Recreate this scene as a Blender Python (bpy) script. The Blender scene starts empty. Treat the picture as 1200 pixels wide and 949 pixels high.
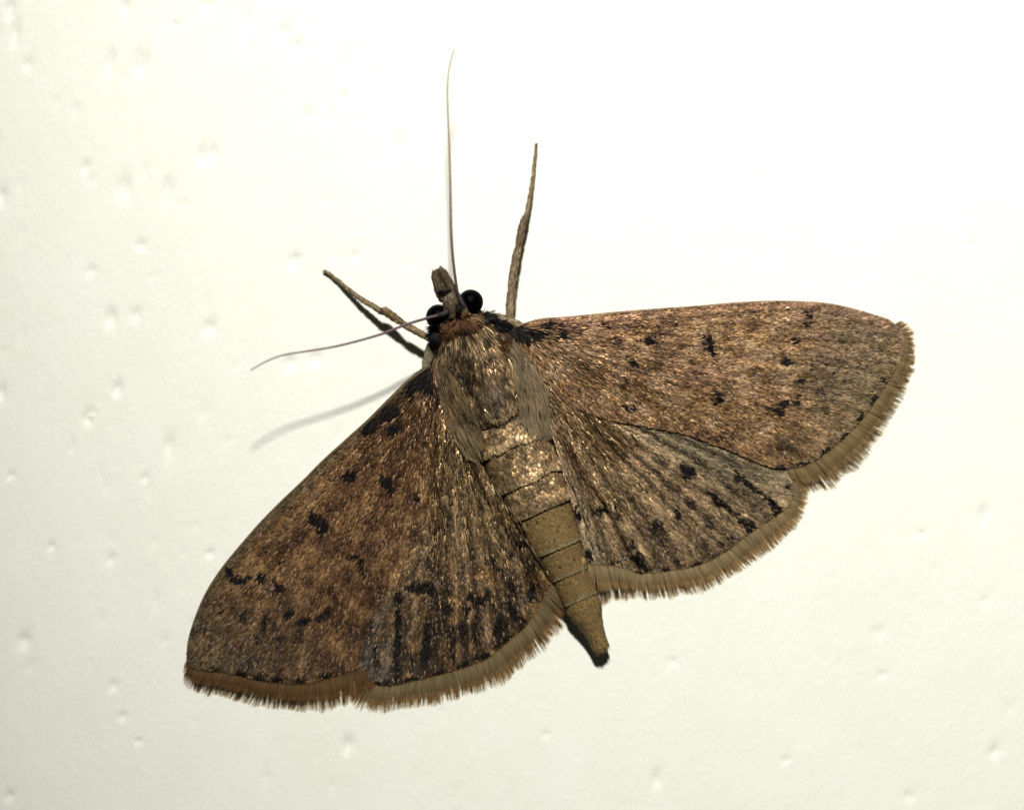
import bpy, math
import numpy as np
from mathutils import Vector

# ------------------------------------------------------------------ camera, light, exposure
sc = bpy.context.scene
D = 36.0                                   # camera distance from the wall (1 unit = 3.3 mm)
cam_d = bpy.data.cameras.new("camera"); cam = bpy.data.objects.new("camera", cam_d)
sc.collection.objects.link(cam); sc.camera = cam
cam.location = (0, -D, 0); cam.rotation_euler = (math.radians(90), 0, 0)
cam_d.sensor_width = 36; cam_d.lens = 36 * D / 12.0
cam_d.clip_start = 0.1; cam_d.clip_end = 500
cam_d.dof.use_dof = True; cam_d.dof.focus_distance = D - 0.48; cam_d.dof.aperture_fstop = 0.075

w = bpy.data.worlds.new("World"); sc.world = w; w.use_nodes = True
w.node_tree.nodes["Background"].inputs[0].default_value = (0.85, 1.0, 0.85, 1)
w.node_tree.nodes["Background"].inputs[1].default_value = 0.02

fl = bpy.data.lights.new("camera_flash", 'SPOT'); flash = bpy.data.objects.new("camera_flash", fl)
sc.collection.objects.link(flash)
flash.location = (-0.1, -38, 27)
fl.energy = 141500; fl.color = (1.0, 0.988, 0.935)
fl.shadow_soft_size = 1.5; fl.spot_size = math.radians(60); fl.spot_blend = 1.0
flash.rotation_euler = (Vector((7.8, 0, 3.2)) - flash.location).to_track_quat('-Z', 'Y').to_euler()
sc.view_settings.view_transform = 'Standard'; sc.view_settings.look = 'None'
sc.view_settings.exposure = 0.0; sc.view_settings.gamma = 1.0

# ------------------------------------------------------------------ helpers
rng = np.random.default_rng(7)
ORG = np.array([-0.1, -0.05, 0.0])           # the moth's base point on the wall

def loc3(px, py, z):
    """place in the wall's own frame (x right, y up, z out from the wall); one hundred units of plan = 1"""
    px = np.asarray(px, float); py = np.asarray(py, float); z = np.asarray(z, float) + 0 * px
    k = (D - z) / D
    return np.stack([(px - 600) / 100 * k, (474.5 - py) / 100 * k, z], -1)

def hash2(ix, iy, seed):
    h = (ix.astype(np.int64) * 374761393 + iy.astype(np.int64) * 668265263 + seed * 974634777) & 0xffffffff
    h = ((h ^ (h >> 13)) * 1274126177) & 0xffffffff
    h = h ^ (h >> 16)
    return (h & 0xffffff) / float(0xffffff)

def noise(x, y, seed=0):
    ix = np.floor(x); iy = np.floor(y); fx = x - ix; fy = y - iy
    fx = fx * fx * (3 - 2 * fx); fy = fy * fy * (3 - 2 * fy)
    a = hash2(ix, iy, seed); b = hash2(ix + 1, iy, seed); c = hash2(ix, iy + 1, seed); d = hash2(ix + 1, iy + 1, seed)
    return (a * (1 - fx) + b * fx) * (1 - fy) + (c * (1 - fx) + d * fx) * fy

def fbm(x, y, seed=0, o=3):
    s = 0; a = 0.5; n = 0
    for i in range(o):
        s = s + a * noise(x * 2 ** i, y * 2 ** i, seed + i * 17); n += a; a *= 0.5
    return s / n

def sstep(a, b, x):
    t = np.clip((x - a) / (b - a), 0, 1); return t * t * (3 - 2 * t)

def resample(pts, n):
    pts = np.array(pts, float)
    d = np.r_[0, np.cumsum(np.linalg.norm(np.diff(pts[:, :2], axis=0), axis=1))]
    t = np.linspace(0, d[-1], n)
    # catmull-rom style smoothing through hermite
    m = np.gradient(pts, d, axis=0)
    i = np.clip(np.searchsorted(d, t, side='right') - 1, 0, len(d) - 2)
    h = (d[i + 1] - d[i])[:, None]; u = ((t - d[i]) / h[:, 0])[:, None]
    return ((2*u**3-3*u**2+1)*pts[i] + (u**3-2*u**2+u)*h*m[i] + (-2*u**3+3*u**2)*pts[i+1] + (u**3-u**2)*h*m[i+1])

def inside(poly, x, y):
    poly = np.array(poly, float)[:, :2]; r = np.zeros(x.shape, bool); j = len(poly) - 1
    for i in range(len(poly)):
        xi, yi = poly[i]; xj, yj = poly[j]
        if yi != yj:
            c = ((yi > y) != (yj > y)) & (x < (xj - xi) * (y - yi) / (yj - yi) + xi)
            r ^= c
        j = i
    return r

def mesh_obj(name, V, F, mat, parent=None, col=None, smooth=False, kind=None, label=None, world=False):
    V = np.asarray(V, float).reshape(-1, 3); F = np.asarray(F, np.int32)
    if not world: V = V - ORG
    me = bpy.data.meshes.new(name)
    k = F.shape[1]
    me.vertices.add(len(V)); me.vertices.foreach_set('co', V.ravel())
    me.loops.add(F.size); me.loops.foreach_set('vertex_index', F.ravel())
    me.polygons.add(len(F)); me.polygons.foreach_set('loop_start', np.arange(0, F.size, k, dtype=np.int32))
    try: me.polygons.foreach_set('loop_total', np.full(len(F), k, dtype=np.int32))
    except Exception: pass
    me.update(calc_edges=True); me.validate()
    me.polygons.foreach_set('use_smooth', np.full(len(me.polygons), smooth)); me.update()
    if col is not None:
        a = me.color_attributes.new('col', 'FLOAT_COLOR', 'POINT')
        c = np.ones((len(V), 4)); col = np.asarray(col); c[:, :col.shape[1]] = col
        a.data.foreach_set('color', c.ravel())
    me.materials.append(mat)
    o = bpy.data.objects.new(name, me); sc.collection.objects.link(o)
    if parent is not None: o.parent = parent
    if kind: o['kind'] = kind
    if label: o['label'] = label
    return o

def grid_faces(n, m, wrap=False):
    i = np.arange(n - 1)[:, None]; mm = m if wrap else m - 1
    j = np.arange(mm)[None, :]; j2 = (j + 1) % m
    return np.stack([i*m+j, i*m+j2, (i+1)*m+j2, (i+1)*m+j], -1).reshape(-1, 4)

# ------------------------------------------------------------------ materials
def new_mat(name):
    m = bpy.data.materials.new(name); m.use_nodes = True
    return m, m.node_tree, m.node_tree.nodes["Principled BSDF"]

def attr_mat(name, rough=0.4, metal=0.0, spec=0.5, sheen=0.0, trans=0.0, tcol=None, gain=1.0, rvar=0.0, bump=0.0, bscale=40):
    m, nt, p = new_mat(name)
    a = nt.nodes.new('ShaderNodeAttribute'); a.attribute_name = 'col'
    nt.links.new(a.outputs['Color'], p.inputs['Base Color'])
    p.inputs['Metallic'].default_value = metal; p.inputs['Roughness'].default_value = rough
    p.inputs['Specular IOR Level'].default_value = spec
    if sheen: p.inputs['Sheen Weight'].default_value = sheen
    if rvar:      # alpha channel of the colour = how glossy this scale is
        mr = nt.nodes.new('ShaderNodeMapRange'); mr.inputs['To Min'].default_value = rough + rvar; mr.inputs['To Max'].default_value = rough - rvar
        nt.links.new(a.outputs['Alpha'], mr.inputs['Value']); nt.links.new(mr.outputs[0], p.inputs['Roughness'])
        mm = nt.nodes.new('ShaderNodeMath'); mm.operation = 'MULTIPLY'; mm.inputs[1].default_value = metal
        nt.links.new(a.outputs['Alpha'], mm.inputs[0]); nt.links.new(mm.outputs[0], p.inputs['Metallic'])
    if bump:
        tc = nt.nodes.new('ShaderNodeTexCoord'); n = nt.nodes.new('ShaderNodeTexNoise'); n.inputs['Scale'].default_value = bscale
        n.inputs['Detail'].default_value = 4
        b = nt.nodes.new('ShaderNodeBump'); b.inputs['Strength'].default_value = bump; b.inputs['Distance'].default_value = 0.02
        nt.links.new(tc.outputs['Object'], n.inputs['Vector']); nt.links.new(n.outputs['Fac'], b.inputs['Height'])
        nt.links.new(b.outputs[0], p.inputs['Normal'])
    if trans:
        out = nt.nodes['Material Output']; t = nt.nodes.new('ShaderNodeBsdfTransparent'); t.inputs[0].default_value = (*tcol, 1)
        mx = nt.nodes.new('ShaderNodeMixShader'); 
        nt.links.new(a.outputs['Alpha'], mx.inputs[0])
        nt.links.new(p.outputs[0], mx.inputs[1]); nt.links.new(t.outputs[0], mx.inputs[2]); nt.links.new(mx.outputs[0], out.inputs[0])
    return m

M_scale = attr_mat("wing_scale", rough=0.46, metal=0.55, spec=0.12, rvar=0.12)
M_memb = attr_mat("wing_membrane", rough=0.6, spec=0.2, bump=0.5)
M_hair = attr_mat("body_hair", rough=0.43, metal=0.6, spec=0.10, rvar=0.13)
M_fringe = attr_mat("wing_fringe", rough=0.6, spec=0.15, trans=1, tcol=(0.90, 0.71, 0.46))
M_body = attr_mat("body_cuticle", rough=0.5, spec=0.3, bump=0.6, bscale=60)
M_leg = attr_mat("leg_scales", rough=0.5, spec=0.3, bump=0.4, bscale=40)
M_ant = attr_mat("antenna_cuticle", rough=0.4, spec=0.4)

M_eye, nt, p = new_mat("compound_eye")
p.inputs['Base Color'].default_value = (0.0006, 0.0006, 0.001, 1); p.inputs['Roughness'].default_value = 0.28
p.inputs['Specular IOR Level'].default_value = 0.015
tc = nt.nodes.new('ShaderNodeTexCoord'); v = nt.nodes.new('ShaderNodeTexVoronoi'); v.inputs['Scale'].default_value = 60
b = nt.nodes.new('ShaderNodeBump'); b.inputs['Strength'].default_value = 0.35; b.inputs['Distance'].default_value = 0.01
nt.links.new(tc.outputs['Object'], v.inputs['Vector']); nt.links.new(v.outputs['Distance'], b.inputs['Height']); nt.links.new(b.outputs[0], p.inputs['Normal'])

M_wall, nt, p = new_mat("wall_paint")
p.inputs['Roughness'].default_value = 0.45; p.inputs['Specular IOR Level'].default_value = 0.35
tc = nt.nodes.new('ShaderNodeTexCoord')
n1 = nt.nodes.new('ShaderNodeTexNoise'); n1.inputs['Scale'].default_value = 1.1; n1.inputs['Detail'].default_value = 5
n2 = nt.nodes.new('ShaderNodeTexNoise'); n2.inputs['Scale'].default_value = 30; n2.inputs['Detail'].default_value = 4
cr = nt.nodes.new('ShaderNodeValToRGB')
cr.color_ramp.elements[0].position = 0.3; cr.color_ramp.elements[0].color = (0.80, 0.805, 0.715, 1)
cr.color_ramp.elements[1].position = 0.7; cr.color_ramp.elements[1].color = (0.855, 0.85, 0.775, 1)
mx = nt.nodes.new('ShaderNodeMix'); mx.inputs[0].default_value = 0.5
nt.links.new(tc.outputs['Object'], n1.inputs['Vector']); nt.links.new(tc.outputs['Object'], n2.inputs['Vector'])
nt.links.new(n1.outputs['Fac'], mx.inputs[2]); nt.links.new(n2.outputs['Fac'], mx.inputs[3])
nt.links.new(mx.outputs[0], cr.inputs[0]); nt.links.new(cr.outputs[0], p.inputs['Base Color'])
n3 = nt.nodes.new('ShaderNodeTexNoise'); n3.inputs['Scale'].default_value = 24; n3.inputs['Detail'].default_value = 5; n3.inputs['Roughness'].default_value = 0.7
b = nt.nodes.new('ShaderNodeBump'); b.inputs['Strength'].default_value = 0.34; b.inputs['Distance'].default_value = 0.03
mp = nt.nodes.new('ShaderNodeMapping'); mp.inputs['Scale'].default_value = (1.0, 1.0, 0.45); nt.links.new(tc.outputs['Object'], mp.inputs[0]); nt.links.new(mp.outputs[0], n3.inputs['Vector']); nt.links.new(n3.outputs['Fac'], b.inputs['Height']); nt.links.new(b.outputs[0], p.inputs['Normal'])

# ------------------------------------------------------------------ wall: one painted sheet with real pits and runs in the paint
PITS = [(12,10,5,10),(18,38,5,14),(33,75,5,7),(128,75,7,16),(165,75,9,17),(148,8,5,8),(244,6,5,9),(288,15,8,22),(206,30,5,6),
 (334,38,6,9),(348,55,7,8),(404,70,4,20),(404,114,6,6),(466,6,4,6),(468,170,5,12),(360,135,5,8),(236,182,5,12),(250,180,5,10),
 (101,196,5,6),(145,220,7,14),(196,223,6,14),(2,230,5,10),(107,317,5,6),(130,372,6,10),(159,368,6,7),(246,383,6,8),
 (345,305,7,8),(2,460,4,10),(104,489,6,9),(198,522,6,14),(138,455,5,8),(13,557,4,4),(165,287,5,6),(370,420,7,9),(340,425,6,8),
 (28,750,7,9),(133,803,5,6),(144,839,4,5),(162,868,3,3),(12,932,5,6),(408,872,6,10),(246,648,5,5),(130,655,4,7),(775,72,4,6),
 (778,106,4,4),(691,133,4,4),(1140,286,6,6),(905,71,3,3),(891,205,4,4),(1029,740,7,7),(1034,790,5,4),(788,775,5,5),(770,912,6,10),
 (1065,932,7,7),(1165,880,6,8),(1153,602,6,10),(1154,703,5,6),(1080,625,5,4),(480,310,5,6),(415,300,5,7),(170,560,4,5),(60,640,4,5),(920,890,4,4),(640,860,4,4)]
rp = np.random.default_rng(3)
PITS += [(rp.uniform(-60, 620) if q % 3 else rp.uniform(0, 1250), rp.uniform(-30, 990), rp.uniform(2.5, 5.5), rp.uniform(4, 11)) for q in range(110)]
FAINT = len(PITS) - 110
xs = np.r_[np.linspace(-26, -6.9, 14)[:-1], np.arange(-6.9, 6.9, 0.027), np.linspace(6.9, 26, 14)]
ys = np.r_[np.linspace(-24, -5.6, 14)[:-1], np.arange(-5.6, 5.6, 0.027), np.linspace(5.6, 24, 14)]
X, Y = np.meshgrid(xs, ys); PXg = X * 100 + 600; PYg = 474.5 - Y * 100
Z = 0.010 * (fbm(PXg / 60, PYg / 110, 3) - 0.5) + 0.005 * (fbm(PXg / 9, PYg / 26, 5) - 0.5) + 0.0016 * (fbm(PXg / 3.2, PYg / 3.2, 9) - .5)
for pi_, (cx, cy, rx, ry) in enumerate(PITS):
    ux = (PXg - cx + 0.12 * (PYg - cy)) / (rx * 1.05); uy = (PYg - cy) / (ry * 1.05)
    wob = 1 + 0.5 * (fbm(PXg / 5, PYg / 6, 21) - .5)
    r2 = (ux * ux + uy * uy) * wob
    Z -= (0.029 if cx < 480 else 0.019) * (.35 if pi_ >= FAINT else 1) * (1 if ry > 7.5 else .7) * np.exp(-r2 * 1.1)
r2 = ((PXg - 107) / 2.6) ** 2 + ((PYg - 488) / 2.6) ** 2
Z += 0.035 * np.exp(-r2)
wall_v = np.stack([X, -Z, Y], -1).reshape(-1, 3)
wf = grid_faces(len(ys), len(xs))
wall = mesh_obj('wall', wall_v, wf, M_wall, smooth=True, world=True, kind='structure')
wall['label'] = 'cream painted wall with small pits in the paint'

# ------------------------------------------------------------------ moth root
moth = bpy.data.objects.new('moth', None); sc.collection.objects.link(moth)
moth.location = (ORG[0], 0.0, ORG[1]); moth.rotation_euler = (math.radians(90), 0, 0)
moth['label'] = 'brown moth with spread wings clinging to the cream wall'; moth['category'] = 'moth'

# ------------------------------------------------------------------ outlines (plan coordinates)
A0 = np.array([530., 352.]); AX = np.array([0.394, 0.919]); AN = np.array([0.919, -0.394])
RF_front = [(588,394),(608,381.5),(628,376),(670,372),(720,367),(770,363),(820,359.5),(860,356),(900,354),(940,354.5),(975,357.5),(1000,363),(1025,370.5),(1043,377),(1053,386),(1058,398)]
RF_back = [(588,394),(612,422),(640,447),(665,470),(700,487),(750,498),(800,508),(845,524),(880,538),(905,547),(920,548),(936,546),(952,539),(973,524),(993,507),(1011,487),(1026,466),(1039,446),(1050,428),(1058,411),(1058,398)]
RH_front = [(612,440),(650,440),(700,460),(760,480),(820,492),(870,510),(905,532),(925,556),(927,568)]
RH_back = [(612,440),(630,470),(642,498),(651,522),(659,552),(667,580),(675,610),(683,640),(687,657),(702,660),(720,661),(752,669),(780,667),(815,661),(845,647),(880,621),(905,605),(923,590),(928,578),(927,568)]
LF_front = [(526,434),(500,431),(482,444),(457,468),(432,493),(406.5,516),(381,539),(356,564),(330.6,588),(305,614),(280,642.6),(264,662),(243,693.6),(229,726),(221,755),(220,770),(224,781)]
LF_back = [(526,434),(519,465),(512,530),(502,590),(478,648),(452,696),(434,735),(424,765),(422,779),(412,784),(402,787),(382,793),(352,799),(326,798),(304,795),(283,790),(255,785),(236,783),(224,781)]
LH_front = [(520,440),(500,500),(475,580),(445,660),(420,720),(412,760),(420,785),(432,794)]
LH_back = [(520,440),(545,490),(553,525),(567,548),(583,578),(600,603),(617.5,635),(633,656),(645,676),(640,690),(633,702),(615,732),(595,749),(572,768),(542,780),(514,788),(481,796),(450,801),(440,799),(432,794)]
OR = {'RF': (600, 384), 'RH': (622, 432), 'LF': (508, 430), 'LH': (531, 440)}
POLY = {'RF': RF_front + RF_back[::-1][1:], 'RH': RH_front + RH_back[::-1][1:], 'LF': LF_front + LF_back[::-1][1:], 'LH': LH_front + LH_back[::-1][1:]}
POLY = {k: np.vstack([resample(f, 90), resample(b_, 120)[::-1][1:-1]]) for k, f, b_ in
        (('RF', RF_front, RF_back), ('RH', RH_front, RH_back), ('LF', LF_front, LF_back), ('LH', LH_front, LH_back))}
HIND = {'RF': np.array(RF_back[:11], float), 'LF': np.array(LF_back[:9], float)}

def dist_poly(x, y, pts):
    d = np.full(x.shape, 1e9)
    for a, b_ in zip(pts[:-1], pts[1:]):
        v_ = b_ - a; t = np.clip(((x - a[0]) * v_[0] + (y - a[1]) * v_[1]) / (v_ @ v_), 0, 1)
        d = np.minimum(d, np.hypot(x - a[0] - t * v_[0], y - a[1] - t * v_[1]))
    return d

def zH(x, y):
    r = np.hypot(x - 580, y - 440); t = np.clip(r / 340, 0, 1)
    return 0.10 + 0.43 * (1 - t) ** 1.15
def polar(x, y, k):
    o = OR[k]; return np.arctan2(y - o[1], x - o[0]), np.hypot(x - o[0], y - o[1])

VEIN = {  # directions (a far point each vein runs to) and strength
 'RF': [(960,358),(1020,374),(1054,400),(1050,425),(1032,452),(1012,480),(985,512),(955,535),(900,540)],
 'RH': [(922,566),(915,590),(882,615),(850,640),(815,657),(780,664),(752,666),(718,659),(692,640)],
 'LF': [(262,672),(232,730),(226,768),(255,782),(285,786),(320,794),(352,796),(388,788),(418,774)],
 'LH': [(436,790),(467,796),(500,790),(530,782),(560,772),(590,750),(615,728),(634,696),(640,678)]}
SEC_T = np.array([  # s along the axis, half width, top height, centre height
 (10,12,.56,.44),(18,20,.60,.42),(35,31,.66,.40),(60,45,.72,.38),(90,52,.735,.38),(120,50,.72,.38),(143,43,.68,.37),(158,37,.63,.36)], float)
SEC_A = np.array([
 (138,39,.58,.37),(160,42,.61,.37),(186,42.5,.60,.36),(229,39.5,.57,.33),(267,35,.53,.30),(315,29,.49,.25),(349,23.5,.42,.22),(380,20.5,.365,.20),(392,21.5,.355,.195),(400,19,.345,.19),(408,15.4,.335,.188),(420,11.8,.305,.183),(432,9.6,.285,.18),(441,9.0,.27,.178),(445,6.5,.25,.177)], float)

def ride_up(x, y, z):
    """the hindwings' inner margins lie up against and over the sides of the abdomen"""
    s = (x - A0[0]) * AX[0] + (y - A0[1]) * AX[1]; u = np.abs((x - A0[0]) * AN[0] + (y - A0[1]) * AN[1])
    hw = np.interp(s, SEC_A[:, 0], SEC_A[:, 1]); zt = np.interp(s, SEC_A[:, 0], SEC_A[:, 2]); zc = np.interp(s, SEC_A[:, 0], SEC_A[:, 3])
    q = np.sqrt(np.clip(1 - (np.minimum(u, hw * 1.05) / (hw * 1.05)) ** 2, 0, 1))
    zt_ = np.maximum(zc + (zt - zc) * 1.04 * q + .02, zc + .3 * (zt - zc))
    w_ = np.exp(-(np.maximum(u - .93 * hw, 0) / 17) ** 2) * sstep(120, 170, s) * sstep(395, 345, s)
    return z * (1 - w_) + np.maximum(z, zt_) * w_
def wing_z(x, y, k):
    th, r = polar(x, y, k)
    if k in ('RH', 'LH'): z = ride_up(x, y, zH(x, y))
    else:
        s = sstep(0, 80, dist_poly(x, y, HIND[k])); R = np.hypot(x - 580, y - 430)
        z = zH(x, y) + 0.045 + 0.10 * s * (1 - 0.55 * np.clip(R / 480, 0, 1))
        if k == 'LF': z = z - 0.03
    g = 0
    for i, (vx, vy) in enumerate(VEIN[k]):          # veins stand proud, with gentle valleys between
        a = math.atan2(vy - OR[k][1], vx - OR[k][0]); da = np.abs(th - a) * r
        g = g + 0.007 * np.exp(-(da / 3.0) ** 2) * sstep(40, 110, r)
    g = g + 0.006 * (fbm(th * 14, r / 160, 31, 2) - .5) * sstep(30, 120, r)
    if k == 'RH':                                   # the fold beside the abdomen
        d = dist_poly(x, y, FOLD_R); g = g - 0.045 * np.exp(-(d / 3.5) ** 2)
    if k == 'LH':
        d = dist_poly(x, y, FOLD_L); g = g - 0.03 * np.exp(-(d / 4) ** 2)
    return z + g
FOLD_R = np.array([(655,500),(668,530),(682,558),(706,590),(718,612),(732,640),(748,664)], float)
FOLD_L = np.array([(541,520),(560,570),(590,620),(612,660),(622,690)], float)

# ------------------------------------------------------------------ colour of the wings (albedo, the left side's dimmer look painted in), marks are the moth's own pattern
def S(r, g, b_):  # sRGB 0-255 -> linear
    c = np.array([r, g, b_]) / 255.; return np.where(c < .04045, c / 12.92, ((c + .055) / 1.055) ** 2.4)
SPOT = {
 'RF': [(604,388,16,9,20,1),(622,391,12,6,10,.8),(652,392,12,5,0,.55),(705,383,9,4,0,.55),(640,382,14,4,-5,.6),(758,399,7,5,15,.95),(719,398,5,5,0,.5),(828,402,7,11,-12,1),(835,415,3,5,-20,.8),
        (740,427,8,3.5,30,.7),(729,450,6,4,-50,.5),(733,477,9,4,10,.55),(686,430,5,3,20,.4),(675,455,7,3,30,.5),(838,465,7,9,20,.6),(844,460,5,4,0,.4),(945,369,3.2,9,-20,.85),(941,380,5,5,0,.8),(929,400,4.5,4,0,.8),
        (918,424,5.5,4.5,-10,.85),(914,413,3,4,0,.6),(935,446,5,4,20,.85),(933,462,2.5,4,0,.6),(928,470,5,2.6,15,.95),(916,472,9,2.0,-4,.8),(908,481,8,4,25,.95),(897,478,6,2,20,.7),(880,470,5,3,0,.35),
        (970,425,14,18,10,.3),(960,455,12,12,0,.25),(885,500,8,4,25,.25),
        (1047,427,3,4,-60,.5),(1034,446,4,4,-50,.8),(1021,467,5.5,3.2,-55,1),(1007,488,6,3,-50,.8),(989,510,6,2.6,-35,.95),(966,528,7,2.6,-28,1),(938,544,9,1.8,-8,.8),(915,546,5,1.6,0,.6)],
 'RH': [(803,552,8,8,10,1),(797,545,7,5,40,.7),(815,540,6,4,20,.5),(724,587,7,8,-20,.8),(700,596,11,4,-8,.75),(708,592,4,6,0,.8),(722,600,5,6,0,.6),(768,612,8,6,10,.8),(762,618,5,4,0,.6),(791,600,5,9,10,.65),(828,612,7,5,10,.55),(808,588,6,4,40,.55),
        (841,589,11,5,40,.85),(832,578,9,3.5,40,.7),(868,608,7,6,35,.7),(876,616,8,7,45,.85),(855,598,10,3,42,.6),(896,583,9,3.5,35,.8),(910,597,8,5,20,.95),(904,590,8,4,35,.9),(862,556,8,6,30,.6),(874,566,9,4,35,.75),(885,573,9,3,35,.6),(920,568,5,5,0,.6),(850,568,10,3,35,.4),
        (845,634,6,3,-30,.6),(853,629,7,3,-25,.6),(842,650,5,2.2,-20,.9),(816,661,5,2.4,-15,1),(781,666,5,2.4,0,.8),(806,645,3,9,-25,.45),(778,640,3,10,-30,.5),(790,656,4,5,0,.6),(800,660,6,2,0,.5),(750,656,6,9,-25,.8),(742,640,3.5,14,-28,.6),(757,664,7,3,0,.8),(735,650,8,3,0,.6),(722,657,8,2.4,0,.7),
        (690,648,3,8,-15,.7),(676,600,3,12,-14,.75),(780,625,4,8,-35,.35),(825,640,4,7,-30,.4),(700,640,10,5,0,.3)],
 'LF': [(497,441,10,8,-40,1),(484,452,10,6,-40,.8),(505,452,9,8,0,.55),(458,482,18,8,-42,.55),(436,498,12,8,-42,.85),(465,500,12,6,-42,.5),(411.5,556,6,6,-40,1),(418,550,4,4,0,.6),(372,607,10,7,25,1),(381,616,5,8,-10,.95),(453,562,8,6,10,.7),(460,570,6,5,0,.5),(488,580,4,4,0,.5),
        (270,669,6,3.5,45,1),(279,676,8,3,15,1),(290,676,5,2.5,-15,.85),(308,677,5,6,10,.95),(324,680,3,5,0,.75),(330,687,6,5.5,25,1),(339,717,5.5,5.5,30,1),(359,725,9,4.5,-12,1),(380,719,7,4.5,-20,.95),(385,713,4,3,0,.7),(414,649,8,4,-10,.6),(423,656,4,8,10,.75),(427,668,3,6,-10,.45),
        (287,722,3.5,10,5,.45),(312,728,4,12,8,.6),(330,748,4,9,5,.4),(305,745,3,8,5,.4),(262,715,4,8,10,.3),(350,745,5,5,0,.3),(318,770,3,8,0,.3),(360,682,8,4,0,.25),(395,695,9,6,0,.25),
        (255,782,6,2.5,5,.75),(283,788,5,3,8,.95),(304,792,5.5,3.2,8,1),(326,795,7,2.8,3,.9),(351,796,6,2.6,-8,.9),(383,790,6,3,-25,.95),(402,783,4,3,-20,.5)],
 'LH': [(494,686,15,7,0,1),(507,691,6,5,0,.7),(468,698,6,9,0,.75),(482,684,6,5,0,.6),(574,653,7,7,10,.85),(580,662,4,6,0,.5),(610,634,6,5,20,.9),(596,646,8,3.5,-25,.7),(561,702,10,7,5,.8),(569,694,4,8,10,.7),(550,696,4,7,0,.7),(546,712,5,6,0,.8),(523,712,6,8,0,.7),(528,706,6,4,0,.5),
        (467,750,4.5,42,2,.85),(500,752,4.5,30,1,.8),(480,770,8,22,0,.4),(441,768,4,20,-3,.5),(530,752,4,24,3,.6),(541,735,6,14,0,.4),(557,738,5,18,0,.6),(583,732,4.5,20,8,.7),(575,700,3,18,-8,.45),(600,712,4,16,-20,.75),(609,722,4,8,-25,.7),(622,690,6,10,20,.7),(600,685,8,12,-15,.4),(590,672,5,10,-15,.4),(515,770,8,16,0,.35),
        (448,799,6,2.8,0,.9),(481,794,7,2.8,-5,.95),(514,786,5,2.8,-8,.95),(541,779,6,3,-12,1),(557,766,4,4,-20,.95),(569,766,5,3,-25,1),(583,749,5,4,-30,.9),(594,745,4,3.5,-30,.85),(610,722,4,3,0,.6),
        (535,560,3.5,55,12,.55),(523,600,5,45,4,.5),(545,620,4,40,-10,.45),(556,600,3,40,-18,.35),(508,640,4,30,8,.35)]}

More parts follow.
